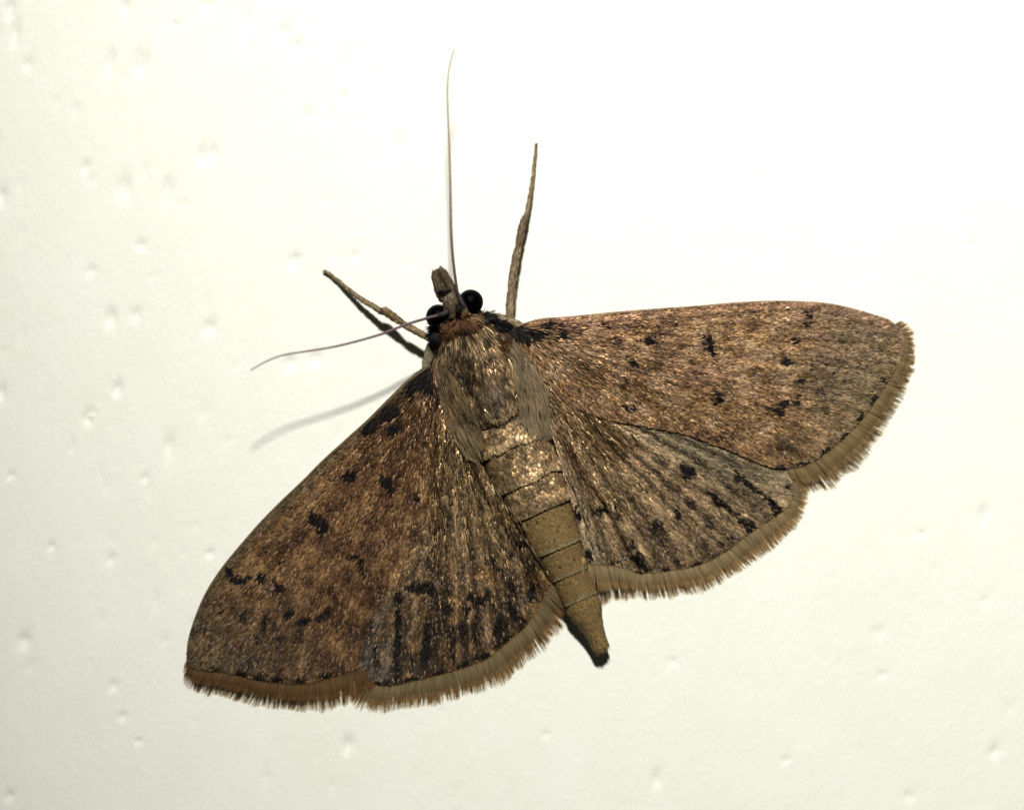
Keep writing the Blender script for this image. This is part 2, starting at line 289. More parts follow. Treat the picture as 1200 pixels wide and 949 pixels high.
def wing_col(x, y, k, jit=True):
    """linear albedo of the wing scales at (x, y); fourth column = gloss"""
    th, r = polar(x, y, k); n = x.shape
    hazel = S(130,99,66) if k[0] == 'R' else S(88,62,39)  # left palette darker: how that side takes the light is put into colour
    dark = S(60,45,34) if k[0] == 'R' else S(46,33,22)
    pale = S(150,122,92) if k[0] == 'R' else S(118,90,58)
    grey = S(104,93,68) if k[0] == 'R' else S(96,96,84)
    if k[1] == 'H': hazel = hazel * 0.5 + S(106,94,72) * (.5 if k[0] == 'R' else .42)
    f = fbm(x / 16, y / 16, 41 if k[0] == 'R' else 43)
    st = fbm(th * 42, r / 22, 51, 3)
    c = hazel + (pale - hazel) * sstep(.45, .8, f)[:, None] + (dark - hazel) * sstep(.50, .15, f)[:, None] * .8
    sl = fbm(th * 26, r / 130, 57, 3); c = c * (0.74 + 0.52 * st)[:, None] * (.55 + .9 * sl)[:, None]
    gloss = 0.36 + 0.35 * (fbm(x / 22, y / 22, 61) - .3) + 0.12 * sstep(260, 60, r)
    if k == 'RF':
        g = sstep(880, 1010, x) * (0.5 + 0.5 * fbm(x / 25, y / 25, 77)); c = c + (grey - c) * (g * .9)[:, None]; gloss = gloss - .45 * g
        cost = sstep(22, 4, dist_poly(x, y, np.array(RF_front[2:], float))); rib = 0.75 + 0.5 * noise(x / 2.2, y / 60, 91)
        c = c * (1 + cost * (rib - 1))[:, None] + (S(150,112,92) - c) * (cost * .35)[:, None]
        vi = fbm(x / 30, y / 22, 15); c = c + (S(148,112,108) - c) * (.14 * sstep(.5, .75, vi))[:, None]
    if k == 'LF':
        g = sstep(640, 790, y) * (0.4 + 0.6 * fbm(x / 20, y / 30, 79)) * sstep(420, 260, x); c = c + (S(76,71,54) - c) * (g * .75)[:, None]; c = c * (1 - .18 * sstep(640, 760, y))[:, None]
        cost = sstep(16, 4, dist_poly(x, y, np.array(LF_front[2:], float))); c = c + (S(84,72,50) - c) * (cost * .7)[:, None]; gloss = gloss - .5 * cost - .35 * sstep(480, 620, y)
        c = c * (1 - .35 * sstep(560, 430, y))[:, None]
    if k == 'LH':
        g = sstep(480, 425, x) * sstep(660, 740, y); c = c + (S(84,86,80) - c) * (.55 * g * (.4 + .9 * fbm(x / 7, y / 40, 83)))[:, None]
        g = sstep(560, 600, x + (y - 560) * -.42 + 0) * 0; c = c * (1 - .55 * sstep(690, 740, y) * sstep(.40, .62, noise(th * 34, r / 120, 85)))[:, None]
        gloss = gloss + .15 * sstep(650, 560, y) - .3 * sstep(680, 760, y)
    if k == 'RH':
        dd = dist_poly(x, y, HIND['RF'] + np.array([0, 8.])); g = sstep(46, 6, dd) * sstep(690, 800, x) * (.45 + .7 * fbm(x / 9, y / 9, 87))
        c = c + (S(104,103,86) - c) * (.65 * g)[:, None]; gloss = gloss - .3 * g
        go = sstep(110, 230, r); c = c + (S(118,102,74) - c) * (.35 * go)[:, None]; gloss = gloss - .2 * go
        inn = (x - 668) * .92 - (y - 560) * .42 < 4
        c = np.where(inn[:, None], c * .4 + S(132,116,92) * .6, c)
        fold = np.exp(-(dist_poly(x, y, FOLD_R) / 3.2) ** 2); c = c + (S(62,38,18) - c) * (.85 * fold)[:, None]  # shade in the fold's crease painted as dark brown
    if k in ('LH', 'RH'):
        # radial rays of dark and pale scales toward the margin
        ray = fbm(th * 30, r / 170, 71, 2); near_ = sstep(230, 60, r); c = c * (0.40 + (1.05 + .3 * near_) * sstep(.25, .75, ray))[:, None]; c = c + (S(172,146,110) - c) * (.40 * near_ * sstep(.55, .8, ray))[:, None]; gloss = gloss + .25 * near_ * sstep(.5, .8, ray)
    jl = rng.normal(0, 1.7, n); jx = x + jl * np.cos(th) + 1.6 * (rng.random(n) - .5); jy = y + jl * np.sin(th) + 1.6 * (rng.random(n) - .5)
    jx = jx + 7 * (fbm(x / 7, y / 7, 101) - .5); jy = jy + 7 * (fbm(x / 7, y / 7, 103) - .5)
    ink = np.zeros(n)
    for (cx, cy, rx, ry, ang, s) in SPOT[k]:
        if ry <= 3.3 and s >= .8: rx, ry = rx * 1.15, ry * 1.45
        a = math.radians(ang); ux = (jx - cx) * math.cos(a) + (jy - cy) * math.sin(a); uy = -(jx - cx) * math.sin(a) + (jy - cy) * math.cos(a)
        ink = np.maximum(ink, s * sstep(1.55, .55, np.hypot(ux / rx, uy / ry)))
    if jit:
        pick = rng.random(n) < (sstep(.10, .55, ink) if k == 'LF' else sstep(.16, .75, ink)) * .98; c = c * (1 - .55 * ink)[:, None]
        lum = np.exp(rng.normal(-.04, .32, n)) * (.45 + 1.1 * noise(th * 110, r / 11, 95)); c = c * lum[:, None]
        t = rng.random(n)
        c = np.where((t < .06)[:, None], c * 0.25, c)
        c = np.where(((t > .90) & (t < .955))[:, None], c * .4 + np.array(S(205,165,118)) * .6 * np.minimum(1.2, .5 + gloss)[:, None], c)
        c = np.where((t > .98)[:, None], c * .5 + np.array(S(150,124,128)) * .5, c)
        c = np.where(pick[:, None], S(20,15,12) * (0.3 + rng.random(n))[:, None], c)
        gloss = np.where(pick, .02, gloss) + .25 * (rng.random(n) - .5)
    else:
        c = c + (S(16,14,18) - c) * (ink * .9)[:, None]; c = c * .7
    return np.concatenate([np.clip(c, .002, .8), np.clip(gloss, 0, 1)[:, None]], 1)

# ------------------------------------------------------------------ scale and hair builders
def frames(P, Nrm, T):
    Nrm = Nrm / np.linalg.norm(Nrm, axis=1, keepdims=True)
    T = T - (T * Nrm).sum(1, keepdims=True) * Nrm; T = T / np.linalg.norm(T, axis=1, keepdims=True)
    return T, np.cross(Nrm, T), Nrm

def scales(name, P, Nrm, T, L, W, C, mat, parent, lift=(8, 7), roll=10, label=None):
    """broad flat scales, base to tip; two quads each"""
    T, B, N = frames(P, Nrm, T); n = len(P)
    a = np.radians(rng.normal(0, 1, n) * lift[1] + lift[0]); q = np.radians(rng.normal(0, roll, n)); y = np.radians(rng.normal(0, 9, n))
    T, B = T * np.cos(y)[:, None] + B * np.sin(y)[:, None], B * np.cos(y)[:, None] - T * np.sin(y)[:, None]
    B2 = B * np.cos(q)[:, None] + N * np.sin(q)[:, None]
    T2 = T * np.cos(a)[:, None] + N * np.sin(a)[:, None]
    T3 = T * np.cos(a * .2)[:, None] + N * np.sin(a * .2 - .06)[:, None]
    L = L[:, None]; W = W[:, None]
    base = P + N * (0.004 + 0.006 * rng.random(n))[:, None]
    mid = base + T2 * L * .55; tip = mid + T3 * L * .45
    v = np.stack([base - B2*W*.25, base + B2*W*.25, mid + B2*W*.5, mid - B2*W*.5, tip + B2*W*.33, tip - B2*W*.33], 1)
    f = np.array([[0, 1, 2, 3], [3, 2, 4, 5]])[None] + (np.arange(n) * 6)[:, None, None]
    return mesh_obj(name, v.reshape(-1, 3), f.reshape(-1, 4), mat, parent, np.repeat(C, 6, 0), kind='stuff', label=label)

def hairs(name, P, Nrm, T, L, W, C, mat, parent, lift=(12, 8), bend=0.0, seg=3, Ctip=None, spread=8, label=None, T_end=None):
    T, B, N = frames(P, Nrm, T); n = len(P)
    a = np.radians(rng.normal(lift[0], lift[1], n)); y = np.radians(rng.normal(0, spread, n))
    T, B = T * np.cos(y)[:, None] + B * np.sin(y)[:, None], B * np.cos(y)[:, None] - T * np.sin(y)[:, None]
    q = np.radians(rng.normal(0, 25, n)); Bq = B * np.cos(q)[:, None] + N * np.sin(q)[:, None]
    cur = P + N * 0.004; rows = []; cols = []
    sb = rng.normal(bend, abs(bend) * .5 + .08, n)
    for i in range(seg + 1):
        t = i / seg; wd = W * (1 - .75 * t ** 1.5)
        rows += [cur - Bq * (wd * .5)[:, None], cur + Bq * (wd * .5)[:, None]]
        cc = C if Ctip is None else C * (1 - t) + Ctip * t
        cols += [cc, cc]
        aa = a * (1 - 1.3 * t)
        d = T * np.cos(aa)[:, None] + N * np.sin(aa)[:, None] + B * (sb * t)[:, None]
        if T_end is not None: d = d + T_end * t
        cur = cur + d * (L / seg)[:, None]
    k = 2 * (seg + 1); v = np.stack(rows, 1); c = np.stack(cols, 1)
    f = np.array([[2*i, 2*i+1, 2*i+3, 2*i+2] for i in range(seg)])[None] + (np.arange(n) * k)[:, None, None]
    return mesh_obj(name, v.reshape(-1, 3), f.reshape(-1, 4), mat, parent, c.reshape(-1, c.shape[-1]), kind='stuff', label=label)

def field_frame(x, y, zf, dx, dy):
    """position, normal, tangent on a height field at plan points with plan direction (dx, dy)"""
    e = 1.0
    P = loc3(x, y, zf(x, y)); Px = loc3(x + e, y, zf(x + e, y)) - P; Py = loc3(x, y - e, zf(x, y - e)) - P
    N = np.cross(Px, Py); N /= np.linalg.norm(N, axis=1, keepdims=True)
    T = loc3(x + dx, y + dy, zf(x + dx, y + dy)) - P
    return P, N, T

def scatter_plan(poly, step):
    lo = poly[:, :2].min(0); hi = poly[:, :2].max(0)
    gx, gy = np.meshgrid(np.arange(lo[0], hi[0], step), np.arange(lo[1], hi[1], step))
    gx = gx.ravel() + step * rng.random(gx.size); gy = gy.ravel() + step * rng.random(gy.size)
    m = inside(poly, gx, gy); return gx[m], gy[m]

# ------------------------------------------------------------------ wings
def loft_wing(k, front, back, name, label):
    n, m = 110, 60
    a = resample(front, n); b_ = resample(back, n); t = np.linspace(0, 1, m)[None, :, None]
    P = a[:, None, :] * (1 - t) + b_[:, None, :] * t; x = P[..., 0].ravel(); y = P[..., 1].ravel()
    z = wing_z(x, y, k)
    top = loc3(x, y, z); bot = loc3(x, y, z - 0.022)
    F = grid_faces(n, m); N_ = n * m
    rim = []
    for i in range(n - 1):
        rim.append([i*m, i*m+N_, (i+1)*m+N_, (i+1)*m]); j = m - 1; rim.append([i*m+j, (i+1)*m+j, (i+1)*m+j+N_, i*m+j+N_])
    F = np.vstack([F[:, ::-1], F + N_, np.array(rim)])
    c = wing_col(x, y, k, jit=False)
    return mesh_obj(name, np.vstack([top, bot]), F, M_memb, moth, np.vstack([c, c]), smooth=True, label=label)

def wing_scales(k, wing, step, L0, W0):
    poly = POLY[k]; x, y = scatter_plan(poly, step)
    th, r = polar(x, y, k)
    dx = np.cos(th); dy = np.sin(th)
    zf = lambda a, b_: wing_z(a, b_, k)
    P, N, T = field_frame(x, y, zf, dx * 2, dy * 2)
    C = wing_col(x, y, k)
    n = len(x); near = sstep(150, 20, r)
    L = L0 * (1 + 1.1 * near) * (.8 + .4 * rng.random(n)); W = W0 * (1 - .35 * near) * (.75 + .5 * rng.random(n))
    e = sstep(1, 9, dist_poly(x, y, np.vstack([poly[::3], poly[:1]])))
    L = L * (.45 + .55 * e)
    scales('wing_scales', P, N, T, L, W, C, M_scale, wing, lift=(1 + 8 * e, 3 + 7 * e), roll=13)

def fringe(k, wing, pts, origin_blend, step=0.16, base=(112,88,56), mid=(122,108,84), tipc=(150,104,58), dk=1.0):
    """hair fringe along the outer margin: pts = (x, y, length)"""
    pts = np.array(pts, float); nn = int(np.linalg.norm(np.diff(pts[:, :2], axis=0), axis=1).sum() / step)
    s = resample(pts, 400); d = np.r_[0, np.cumsum(np.hypot(*np.diff(s[:, :2], axis=0).T))]
    q = np.sort(rng.random(nn)) * d[-1]
    x = np.interp(q, d, s[:, 0]); y = np.interp(q, d, s[:, 1]); Ln = np.interp(q, d, s[:, 2])
    tx = np.interp(q, d, np.gradient(s[:, 0], d)); ty = np.interp(q, d, np.gradient(s[:, 1], d))
    nx, ny = ty, -tx; cx, cy = POLY[k][:, :2].mean(0); sg = np.sign((x - cx) * nx + (y - cy) * ny).mean(); nx, ny = nx * sg / abs(sg), ny * sg / abs(sg)
    th, r = polar(x, y, k)
    clump = np.floor(q / 5.5 + .8 * noise(q / 9, q * 0, 33)); cr_ = hash2(clump, clump * 0, 5); cr2 = hash2(clump, clump * 0, 9)
    dx = nx * (1 - origin_blend) + np.cos(th) * origin_blend; dy = ny * (1 - origin_blend) + np.sin(th) * origin_blend
    a = (cr2 - .5) * .13 + (noise(q / 22, q * 0, 12) - .5) * .25
    dx, dy = dx * np.cos(a) - dy * np.sin(a), dx * np.sin(a) + dy * np.cos(a)
    layer = rng.random(nn)
    Lf = np.where(layer < .45, .62 + .1 * rng.random(nn), (.86 + .13 * cr_ + .10 * noise(q / 14, q * 0, 3)) * (.88 + .16 * rng.random(nn)))
    off = rng.random(nn) * 4
    x = x - nx * (off); y = y - ny * (off)
    z = wing_z(x, y, k) - np.where(layer < .45, 0.0, .006) - .008
    P = loc3(x, y, z); e = 3.0
    drop = 0.0022 * Ln * e / 4
    T = loc3(x + dx * e, y + dy * e, z - np.minimum(drop, .012)) - P
    N = np.tile([0, 0, 1.], (nn, 1))
    L = Lf * (Ln + off) / 100
    bc, mc, tc_ = S(*base) * dk, S(*mid) * dk, S(*tipc) * dk
    lum = np.exp(rng.normal(0, .16, nn) + .35 * (noise(q / 3, q * 0, 55) - .5))[:, None]
    # a hair: pale-brown root, brown line, grey-tan middle, tan tip
    Tn, B, N = frames(P, N, T); seg = 5; prof = [bc * 1.15, bc * .62, mc, mc, (mc + tc_) / 2, tc_]; op = [.05, .05, .10, .20, .40, .62]
    rows = []; cols = []; cur = P; W = .0085 * (.7 + .6 * rng.random(nn)); bend = rng.normal(0, .08, nn) + (cr2 - .5) * .1
    for i in range(seg + 1):
        t = i / seg; wd = W * (1 - .4 * t ** 2)
        rows += [cur - B * (wd * .5)[:, None], cur + B * (wd * .5)[:, None]]
        cc = np.concatenate([np.where((layer < .45)[:, None], prof[min(i, 3)], prof[i]) * lum, np.full((nn, 1), op[i])], 1)
        cols += [cc, cc]
        cur = cur + (Tn + B * (bend * t)[:, None]) * (L / seg)[:, None]
    kk = 2 * (seg + 1); v = np.stack(rows, 1); c = np.stack(cols, 1)
    f = np.array([[2*i, 2*i+1, 2*i+3, 2*i+2] for i in range(seg)])[None] + (np.arange(nn) * kk)[:, None, None]
    mesh_obj('fringe', v.reshape(-1, 3), f.reshape(-1, 4), M_fringe, wing, c.reshape(-1, 4), kind='stuff')

wRH = loft_wing('RH', RH_front, RH_back, 'hindwing', 'right hindwing, dark spotted with a brown fold near the abdomen')
wLH = loft_wing('LH', LH_front, LH_back, 'hindwing', 'left hindwing, dark rayed toward its margin')
wRF = loft_wing('RF', RF_front, RF_back, 'forewing', 'right forewing, pinkish brown with one bold black spot')
wLF = loft_wing('LF', LF_front, LF_back, 'forewing', 'left forewing, darker brown pointing down')
wing_scales('RH', wRH, 1.12, .060, .0135)
wing_scales('LH', wLH, 1.12, .060, .0135)
wing_scales('RF', wRF, 1.12, .056, .0135)
wing_scales('LF', wLF, 1.12, .056, .0135)
fringe('RF', wRF, [(1047,380,9),(1055,390,14),(1058,400,15),(1057,412,16),(1049,429,18),(1038,447,21),(1025,467,23),(1010,487,27),(992,507,29),(972,524,31),(951,539,31),(936,545,26),(920,547,17)], .35, base=(122,101,64), mid=(114,96,64), tipc=(130,110,76))
fringe('RH', wRH, [(925,560,20),(927,575,20),(922,592,21),(905,605,25),(880,621,28),(846,646,29),(815,660,28),(780,666,27),(752,668,27),(720,660,33),(690,658,34),(682,655,34)], .45, base=(150,120,74), mid=(122,106,76), tipc=(146,117,76))
fringe('LF', wLF, [(221,768,3),(226,782,14),(240,785,19),(256,786,20),(283,790,21),(304,795,23),(326,798,24),(352,799,25),(382,793,29),(402,787,32),(418,781,34),(424,772,34)], .3, base=(84,62,36), mid=(86,64,38), tipc=(100,72,42))
fringe('LH', wLH, [(424,782,30),(434,795,32),(448,800,30),(481,796,27),(514,788,31),(542,780,32),(572,768,31),(595,749,31),(615,732,32),(633,702,36),(640,688,38),(645,677,36)], .5, base=(128,100,62), mid=(104,91,64), tipc=(128,99,60))

def costa(pts, k, wing, col, r0, r1):
    pts = np.array(resample(pts, 60)); z = wing_z(pts[:, 0], pts[:, 1], k) - .008
    t = np.linspace(0, 1, 60); rad = r0 + (r1 - r0) * t
    def cf(tt):
        rib = .72 + .55 * noise(tt * 330, tt * 0, 801); m_ = .7 + .6 * fbm(tt * 30, tt * 0, 803)
        return S(*col) * (rib * m_)[:, None]
    return tube('costal_vein', np.column_stack([pts, z]), rad, M_leg, wing, cf, k=10, rings=900)

# ------------------------------------------------------------------ body: lofted sections along the axis
def body_pt(SEC, s, th, scale=1.0, lift=0.0):
    """th = 0 on the ridge of the back, +-pi/2 at the sides"""
    hw = np.interp(s, SEC[:, 0], SEC[:, 1]) * scale; zt = np.interp(s, SEC[:, 0], SEC[:, 2]); zc = np.interp(s, SEC[:, 0], SEC[:, 3])
    hh = (zt - zc) * scale + lift
    u = np.sin(th) * hw; z = zc + np.cos(th) * hh
    z = np.maximum(z, 0.02)
    px = A0[0] + AX[0] * s + AN[0] * u; py = A0[1] + AX[1] * s + AN[1] * u
    return px, py, z

def body_frame(SEC, s, th, scale=1.0, lift=0.0):
    e = .02; P = loc3(*body_pt(SEC, s, th, scale, lift)); Ps = loc3(*body_pt(SEC, s + 1, th, scale, lift)) - P; Pt = loc3(*body_pt(SEC, s, th + e, scale, lift)) - P
    N = np.cross(Ps, Pt); N /= np.linalg.norm(N, axis=1, keepdims=True)
    out = np.cos(th); N = np.where(((N[:, 2] * out) < 0)[:, None] , -N, N)
    return P, N, Ps, Pt / np.linalg.norm(Pt, axis=1, keepdims=True)

def loft_body(name, SEC, mat, parent, s0, s1, n, m, colf, th0=-math.pi, th1=math.pi, scale=1.0, prof=None, thick=0, label=None, warp=None):
    s = np.linspace(s0, s1, n); th = np.linspace(th0, th1, m)
    Sg, Tg = np.meshgrid(s, th, indexing='ij'); Sg0 = Sg; Sg = Sg + (warp(Sg, Tg) if warp else 0); sc_ = scale if prof is None else prof((Sg0 - s0) / (s1 - s0))
    px, py, z = body_pt(SEC, Sg.ravel(), Tg.ravel(), np.ravel(sc_ + 0 * Sg)); V = loc3(px, py, z); F = grid_faces(n, m)
    c = colf(Sg0.ravel(), Tg.ravel())
    if thick:
        px, py, z2 = body_pt(SEC, Sg.ravel(), Tg.ravel(), np.ravel(sc_ + 0 * Sg) - thick); V2 = loc3(px, py, z2); N_ = n * m
        rim = []
        for j in range(m - 1): rim += [[(n-1)*m+j, (n-1)*m+j+1, (n-1)*m+j+1+N_, (n-1)*m+j+N_], [j, j+N_, j+1+N_, j+1]]
        for i in range(n - 1): rim += [[i*m, (i+1)*m, (i+1)*m+N_, i*m+N_], [i*m+m-1, i*m+m-1+N_, (i+1)*m+m-1+N_, (i+1)*m+m-1]]
        V = np.vstack([V, V2]); F = np.vstack([F, F[:, ::-1] + N_, np.array(rim)]); c = np.vstack([c, c])
    else:
        # close both ends
        N_ = len(V); V = np.vstack([V, V[:m].mean(0), V[(n-1)*m:n*m].mean(0)]); c = np.vstack([c, c[0], c[-1]])
        F = np.vstack([F, [[j, j+1, N_, N_] for j in range(m - 1)], [[(n-1)*m+j+1, (n-1)*m+j, N_+1, N_+1] for j in range(m - 1)]])
        tri = F[:, 2] == F[:, 3]
        if tri.any():      # two-step: quads as triangles
            q = F[~tri]; F = np.vstack([q[:, [0, 1, 2]], q[:, [0, 2, 3]], F[tri][:, :3]])
    return mesh_obj(name, V, F, mat, parent, c, smooth=True, label=label)

dkc = lambda *c: (lambda s, t: np.tile(S(*c), (len(s), 1)))
abdomen = loft_body('abdomen', SEC_A, M_body, moth, 140, 445, 60, 40, dkc(96, 74, 42), scale=.95)
thorax = loft_body('thorax', SEC_T, M_body, moth, 10, 158, 40, 48, dkc(52, 40, 28), scale=.97)

# abdominal plates (tergites), each overlapping the next, with a pale hind rim
SEAM = [150, 187, 230, 268, 316, 349.5, 381, 444.5]
for i in range(7):
    s0, s1 = SEAM[i] - 5, SEAM[i + 1]
    def prof(t, i=i):
        flare = (.955 + .065 * t) if i < 3 else (.925 + .095 * t) + .012 * (t > .999)
        if i < 3: flare = flare + .055 * np.exp(-((t - .86) / .12) ** 2) * (1 if i < 2 else .35) - .02 * np.exp(-((t - .45) / .25) ** 2)
        return flare
    def warp(s, t, s0=s0, s1=s1, i=i):
        a_ = (9.0, 7.0, 2.5, .8, .6, .6, 0)[i]
        return a_ * (fbm(t * 1.5 + 3, t * 0 + i, 310, 3) - .5) * sstep(.3, 1, (s - s0) / (s1 - s0))
    def colf(s, t, s0=s0, s1=s1, i=i):
        c = np.tile(S(116, 95, 60) if i > 2 else S(154, 127, 92), (len(s), 1)); u = (s1 - s) / 3.5
        sp = fbm(s / 3.0, t * 10, 200 + i); c = c * (.85 + .3 * sp)[:, None]
        edge = np.exp(-u ** 2); edge = np.exp(-(u / 1.7) ** 2) if i < 2 else edge; return c + ((S(158, 140, 104) if i < 3 else S(128, 122, 96)) - c) * (edge * .85)[:, None]
    g = loft_body('abdominal_plate', SEC_A, M_body, abdomen, s0, s1, 40, 50, colf, -1.75, 1.75, prof=prof, thick=.03, warp=warp)
    # fine flat scales on the plate
    n = int((s1 - s0) * 75); s = s0 + (s1 - s0 - 1.0) * rng.random(n); th = (rng.random(n) * 2 - 1) * 1.6
    P, N, T, Tt = body_frame(SEC_A, s + warp(s, th), th, prof((s - s0) / (s1 - s0)))
    c = colf(s, th) * np.exp(rng.normal(0, .30 if i < 3 else .15, n))[:, None]
    if i < 3:
        pt = body_pt(SEC_A, s, th); mt = sstep(.42, .68, fbm(pt[0] / 9, pt[1] / 9, 301))
        tt = (s - s0) / (s1 - s0)
        c = c * (.45 + .95 * mt)[:, None]; c = c * (1 - .55 * np.exp(-((tt - .16) / .10) ** 2) * fbm(pt[0] / 8, pt[1] / 8, 305))[:, None]
        gl = .35 + .5 * mt * rng.random(n)
        L = .050 + .025 * rng.random(n); lift = (7, 10)
    else: gl = .12 + .25 * rng.random(n); L = .034 + .012 * rng.random(n); lift = (4, 4)
    if i == 3: gl = gl + .5 * sstep(.35, .0, (s - s0) / (s1 - s0)) * (rng.random(n) < .35)
    c = np.where((rng.random(n) < (.08 if i < 3 else .05))[:, None], c * .5, c)
    C = np.concatenate([c, np.clip(gl + 0 * s, 0, 1)[:, None]], 1)
    k_ = np.ones(n, bool)
    o = scales('plate_scales', P, N, T, np.minimum(L, (s1 - s) / 100 + .012), .022 + .01 * rng.random(n), C, M_scale, abdomen, lift=lift, roll=7)
# tuft of hairs at the tip of the abdomen
n = 500; s = 425 + 17 * rng.random(n); th = (rng.random(n) * 2 - 1) * 1.7
P, N, T, Tt = body_frame(SEC_A, s, th, 1.0)
hairs('tail_tuft', P, N, T, .05 + .06 * rng.random(n), .008 + 0 * s, np.concatenate([np.tile(S(150,120,78), (n, 1)) * np.exp(rng.normal(0, .2, n))[:, None], np.full((n, 1), .2)], 1), M_hair, abdomen, lift=(2, 5))

# ------------------------------------------------------------------ thorax fur
def th_col(s, th):
    n = len(s); px, py, z = body_pt(SEC_T, s, th)
    c = np.tile(S(138, 113, 82), (n, 1)); st = fbm(th * 14, s / 12, 401, 3); c = c * (.12 + 1.6 * st ** 1.6)[:, None]
    blot = fbm(px / 8, py / 10, 403); c = c * (.30 + 1.15 * sstep(.30, .68, blot))[:, None]
    sp = lambda cx, cy, rx, ry: np.exp(-(((px - cx) / rx) ** 2 + ((py - cy) / ry) ** 2))
    blk = np.clip(1.2 * sp(508, 397, 9, 15) + 1.2 * sp(590, 384, 16, 7) + sp(572, 376, 10, 7) + .8 * sp(607, 394, 12, 7) + .75 * sp(549, 448, 5, 14) + .5 * sp(540, 430, 10, 12) + .8 * sp(505, 425, 8, 12), 0, 1)
    c = np.where((rng.random(n) < blk)[:, None], S(20, 18, 16), c)
    rufous = np.clip(sp(585, 398, 14, 9) * .8 + sp(522, 380, 10, 10) * .5, 0, 1); c = c + (S(92, 58, 30) - c) * rufous[:, None]
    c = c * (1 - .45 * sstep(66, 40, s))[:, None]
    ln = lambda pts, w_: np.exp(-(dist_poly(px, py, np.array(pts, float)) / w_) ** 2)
    shine = np.clip(ln([(609,398),(603,412),(604,430),(609,445),(606,462),(604,477)], 3.2) + .8 * ln([(560,452),(566,468),(569,486)], 3.2) + .9 * sp(574, 436, 13, 9) + .9 * sp(552, 407, 12, 5) + .7 * ln([(530,442),(546,462),(556,480)], 4), 0, 1)  # lobe ridge highlights painted into the fur colour, plus pale collar scales
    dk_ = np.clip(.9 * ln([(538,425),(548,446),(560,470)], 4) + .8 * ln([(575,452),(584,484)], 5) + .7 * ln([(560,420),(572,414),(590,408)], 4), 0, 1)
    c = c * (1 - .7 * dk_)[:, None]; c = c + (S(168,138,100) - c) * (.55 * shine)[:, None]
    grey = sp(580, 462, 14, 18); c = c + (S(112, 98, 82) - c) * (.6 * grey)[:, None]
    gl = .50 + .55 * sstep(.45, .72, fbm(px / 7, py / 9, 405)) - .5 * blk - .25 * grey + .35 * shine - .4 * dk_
    c = c * np.exp(rng.normal(-.1, .55, n))[:, None]
    return np.concatenate([np.clip(c, .003, .6), np.clip(gl, 0, 1)[:, None]], 1)
TG_R = np.array([(606,400),(618,412),(629,430),(637,455),(641,480),(640,500),(632,508),(618,494),(611,470),(608,448),(605,428)], float)
TG_L = np.array([(511,426),(509,438),(515,460),(521,482),(531,506),(543,524),(556,532),(558,508),(551,486),(542,466),(529,446)], float)
n = 24000; s = 16 + 136 * rng.random(n); th = (rng.random(n) * 2 - 1) * 1.65
bx, by, bz = body_pt(SEC_T, s, th); kq = ~(inside(TG_R, bx, by) | inside(TG_L, bx, by)); s, th = s[kq], th[kq]; n = len(s)
P, N, T, Tt = body_frame(SEC_T, s, th, 1.0)
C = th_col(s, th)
T = T / np.linalg.norm(T, axis=1, keepdims=True) + Tt * (np.sin(th * 1.4) * .45 * sstep(110, 40, s))[:, None]
bx, by, bz = body_pt(SEC_T, s, th)
T = T / np.linalg.norm(T, axis=1, keepdims=True) + Tt * (1.5 * (fbm(bx / 7, by / 9, 421) - .5))[:, None]
L = (.08 + .09 * rng.random(n)) * np.clip((158 - s) / 22, .25, 1) * (.7 + .6 * fbm(bx / 6, by / 6, 425))
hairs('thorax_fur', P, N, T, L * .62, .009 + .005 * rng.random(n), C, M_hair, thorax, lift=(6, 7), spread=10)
# collar ridges: short upright pale scales across the neck
n = 1500; s = 40 + 14 * rng.random(n); th = rng.normal(-.05, .55, n)
P, N, T, Tt = body_frame(SEC_T, s, th, 1.0)
c = S(104,86,62) * (.12 + 1.25 * sstep(.3, .7, fbm(th * 5, s / 5, 451)))[:, None] * np.exp(rng.normal(0, .45, n))[:, None]
hairs('collar', P, N, T, .12 + .07 * rng.random(n), .014 + 0 * s, np.concatenate([c, .25 + .5 * rng.random((n, 1))], 1), M_hair, thorax, lift=(10, 9), spread=7)
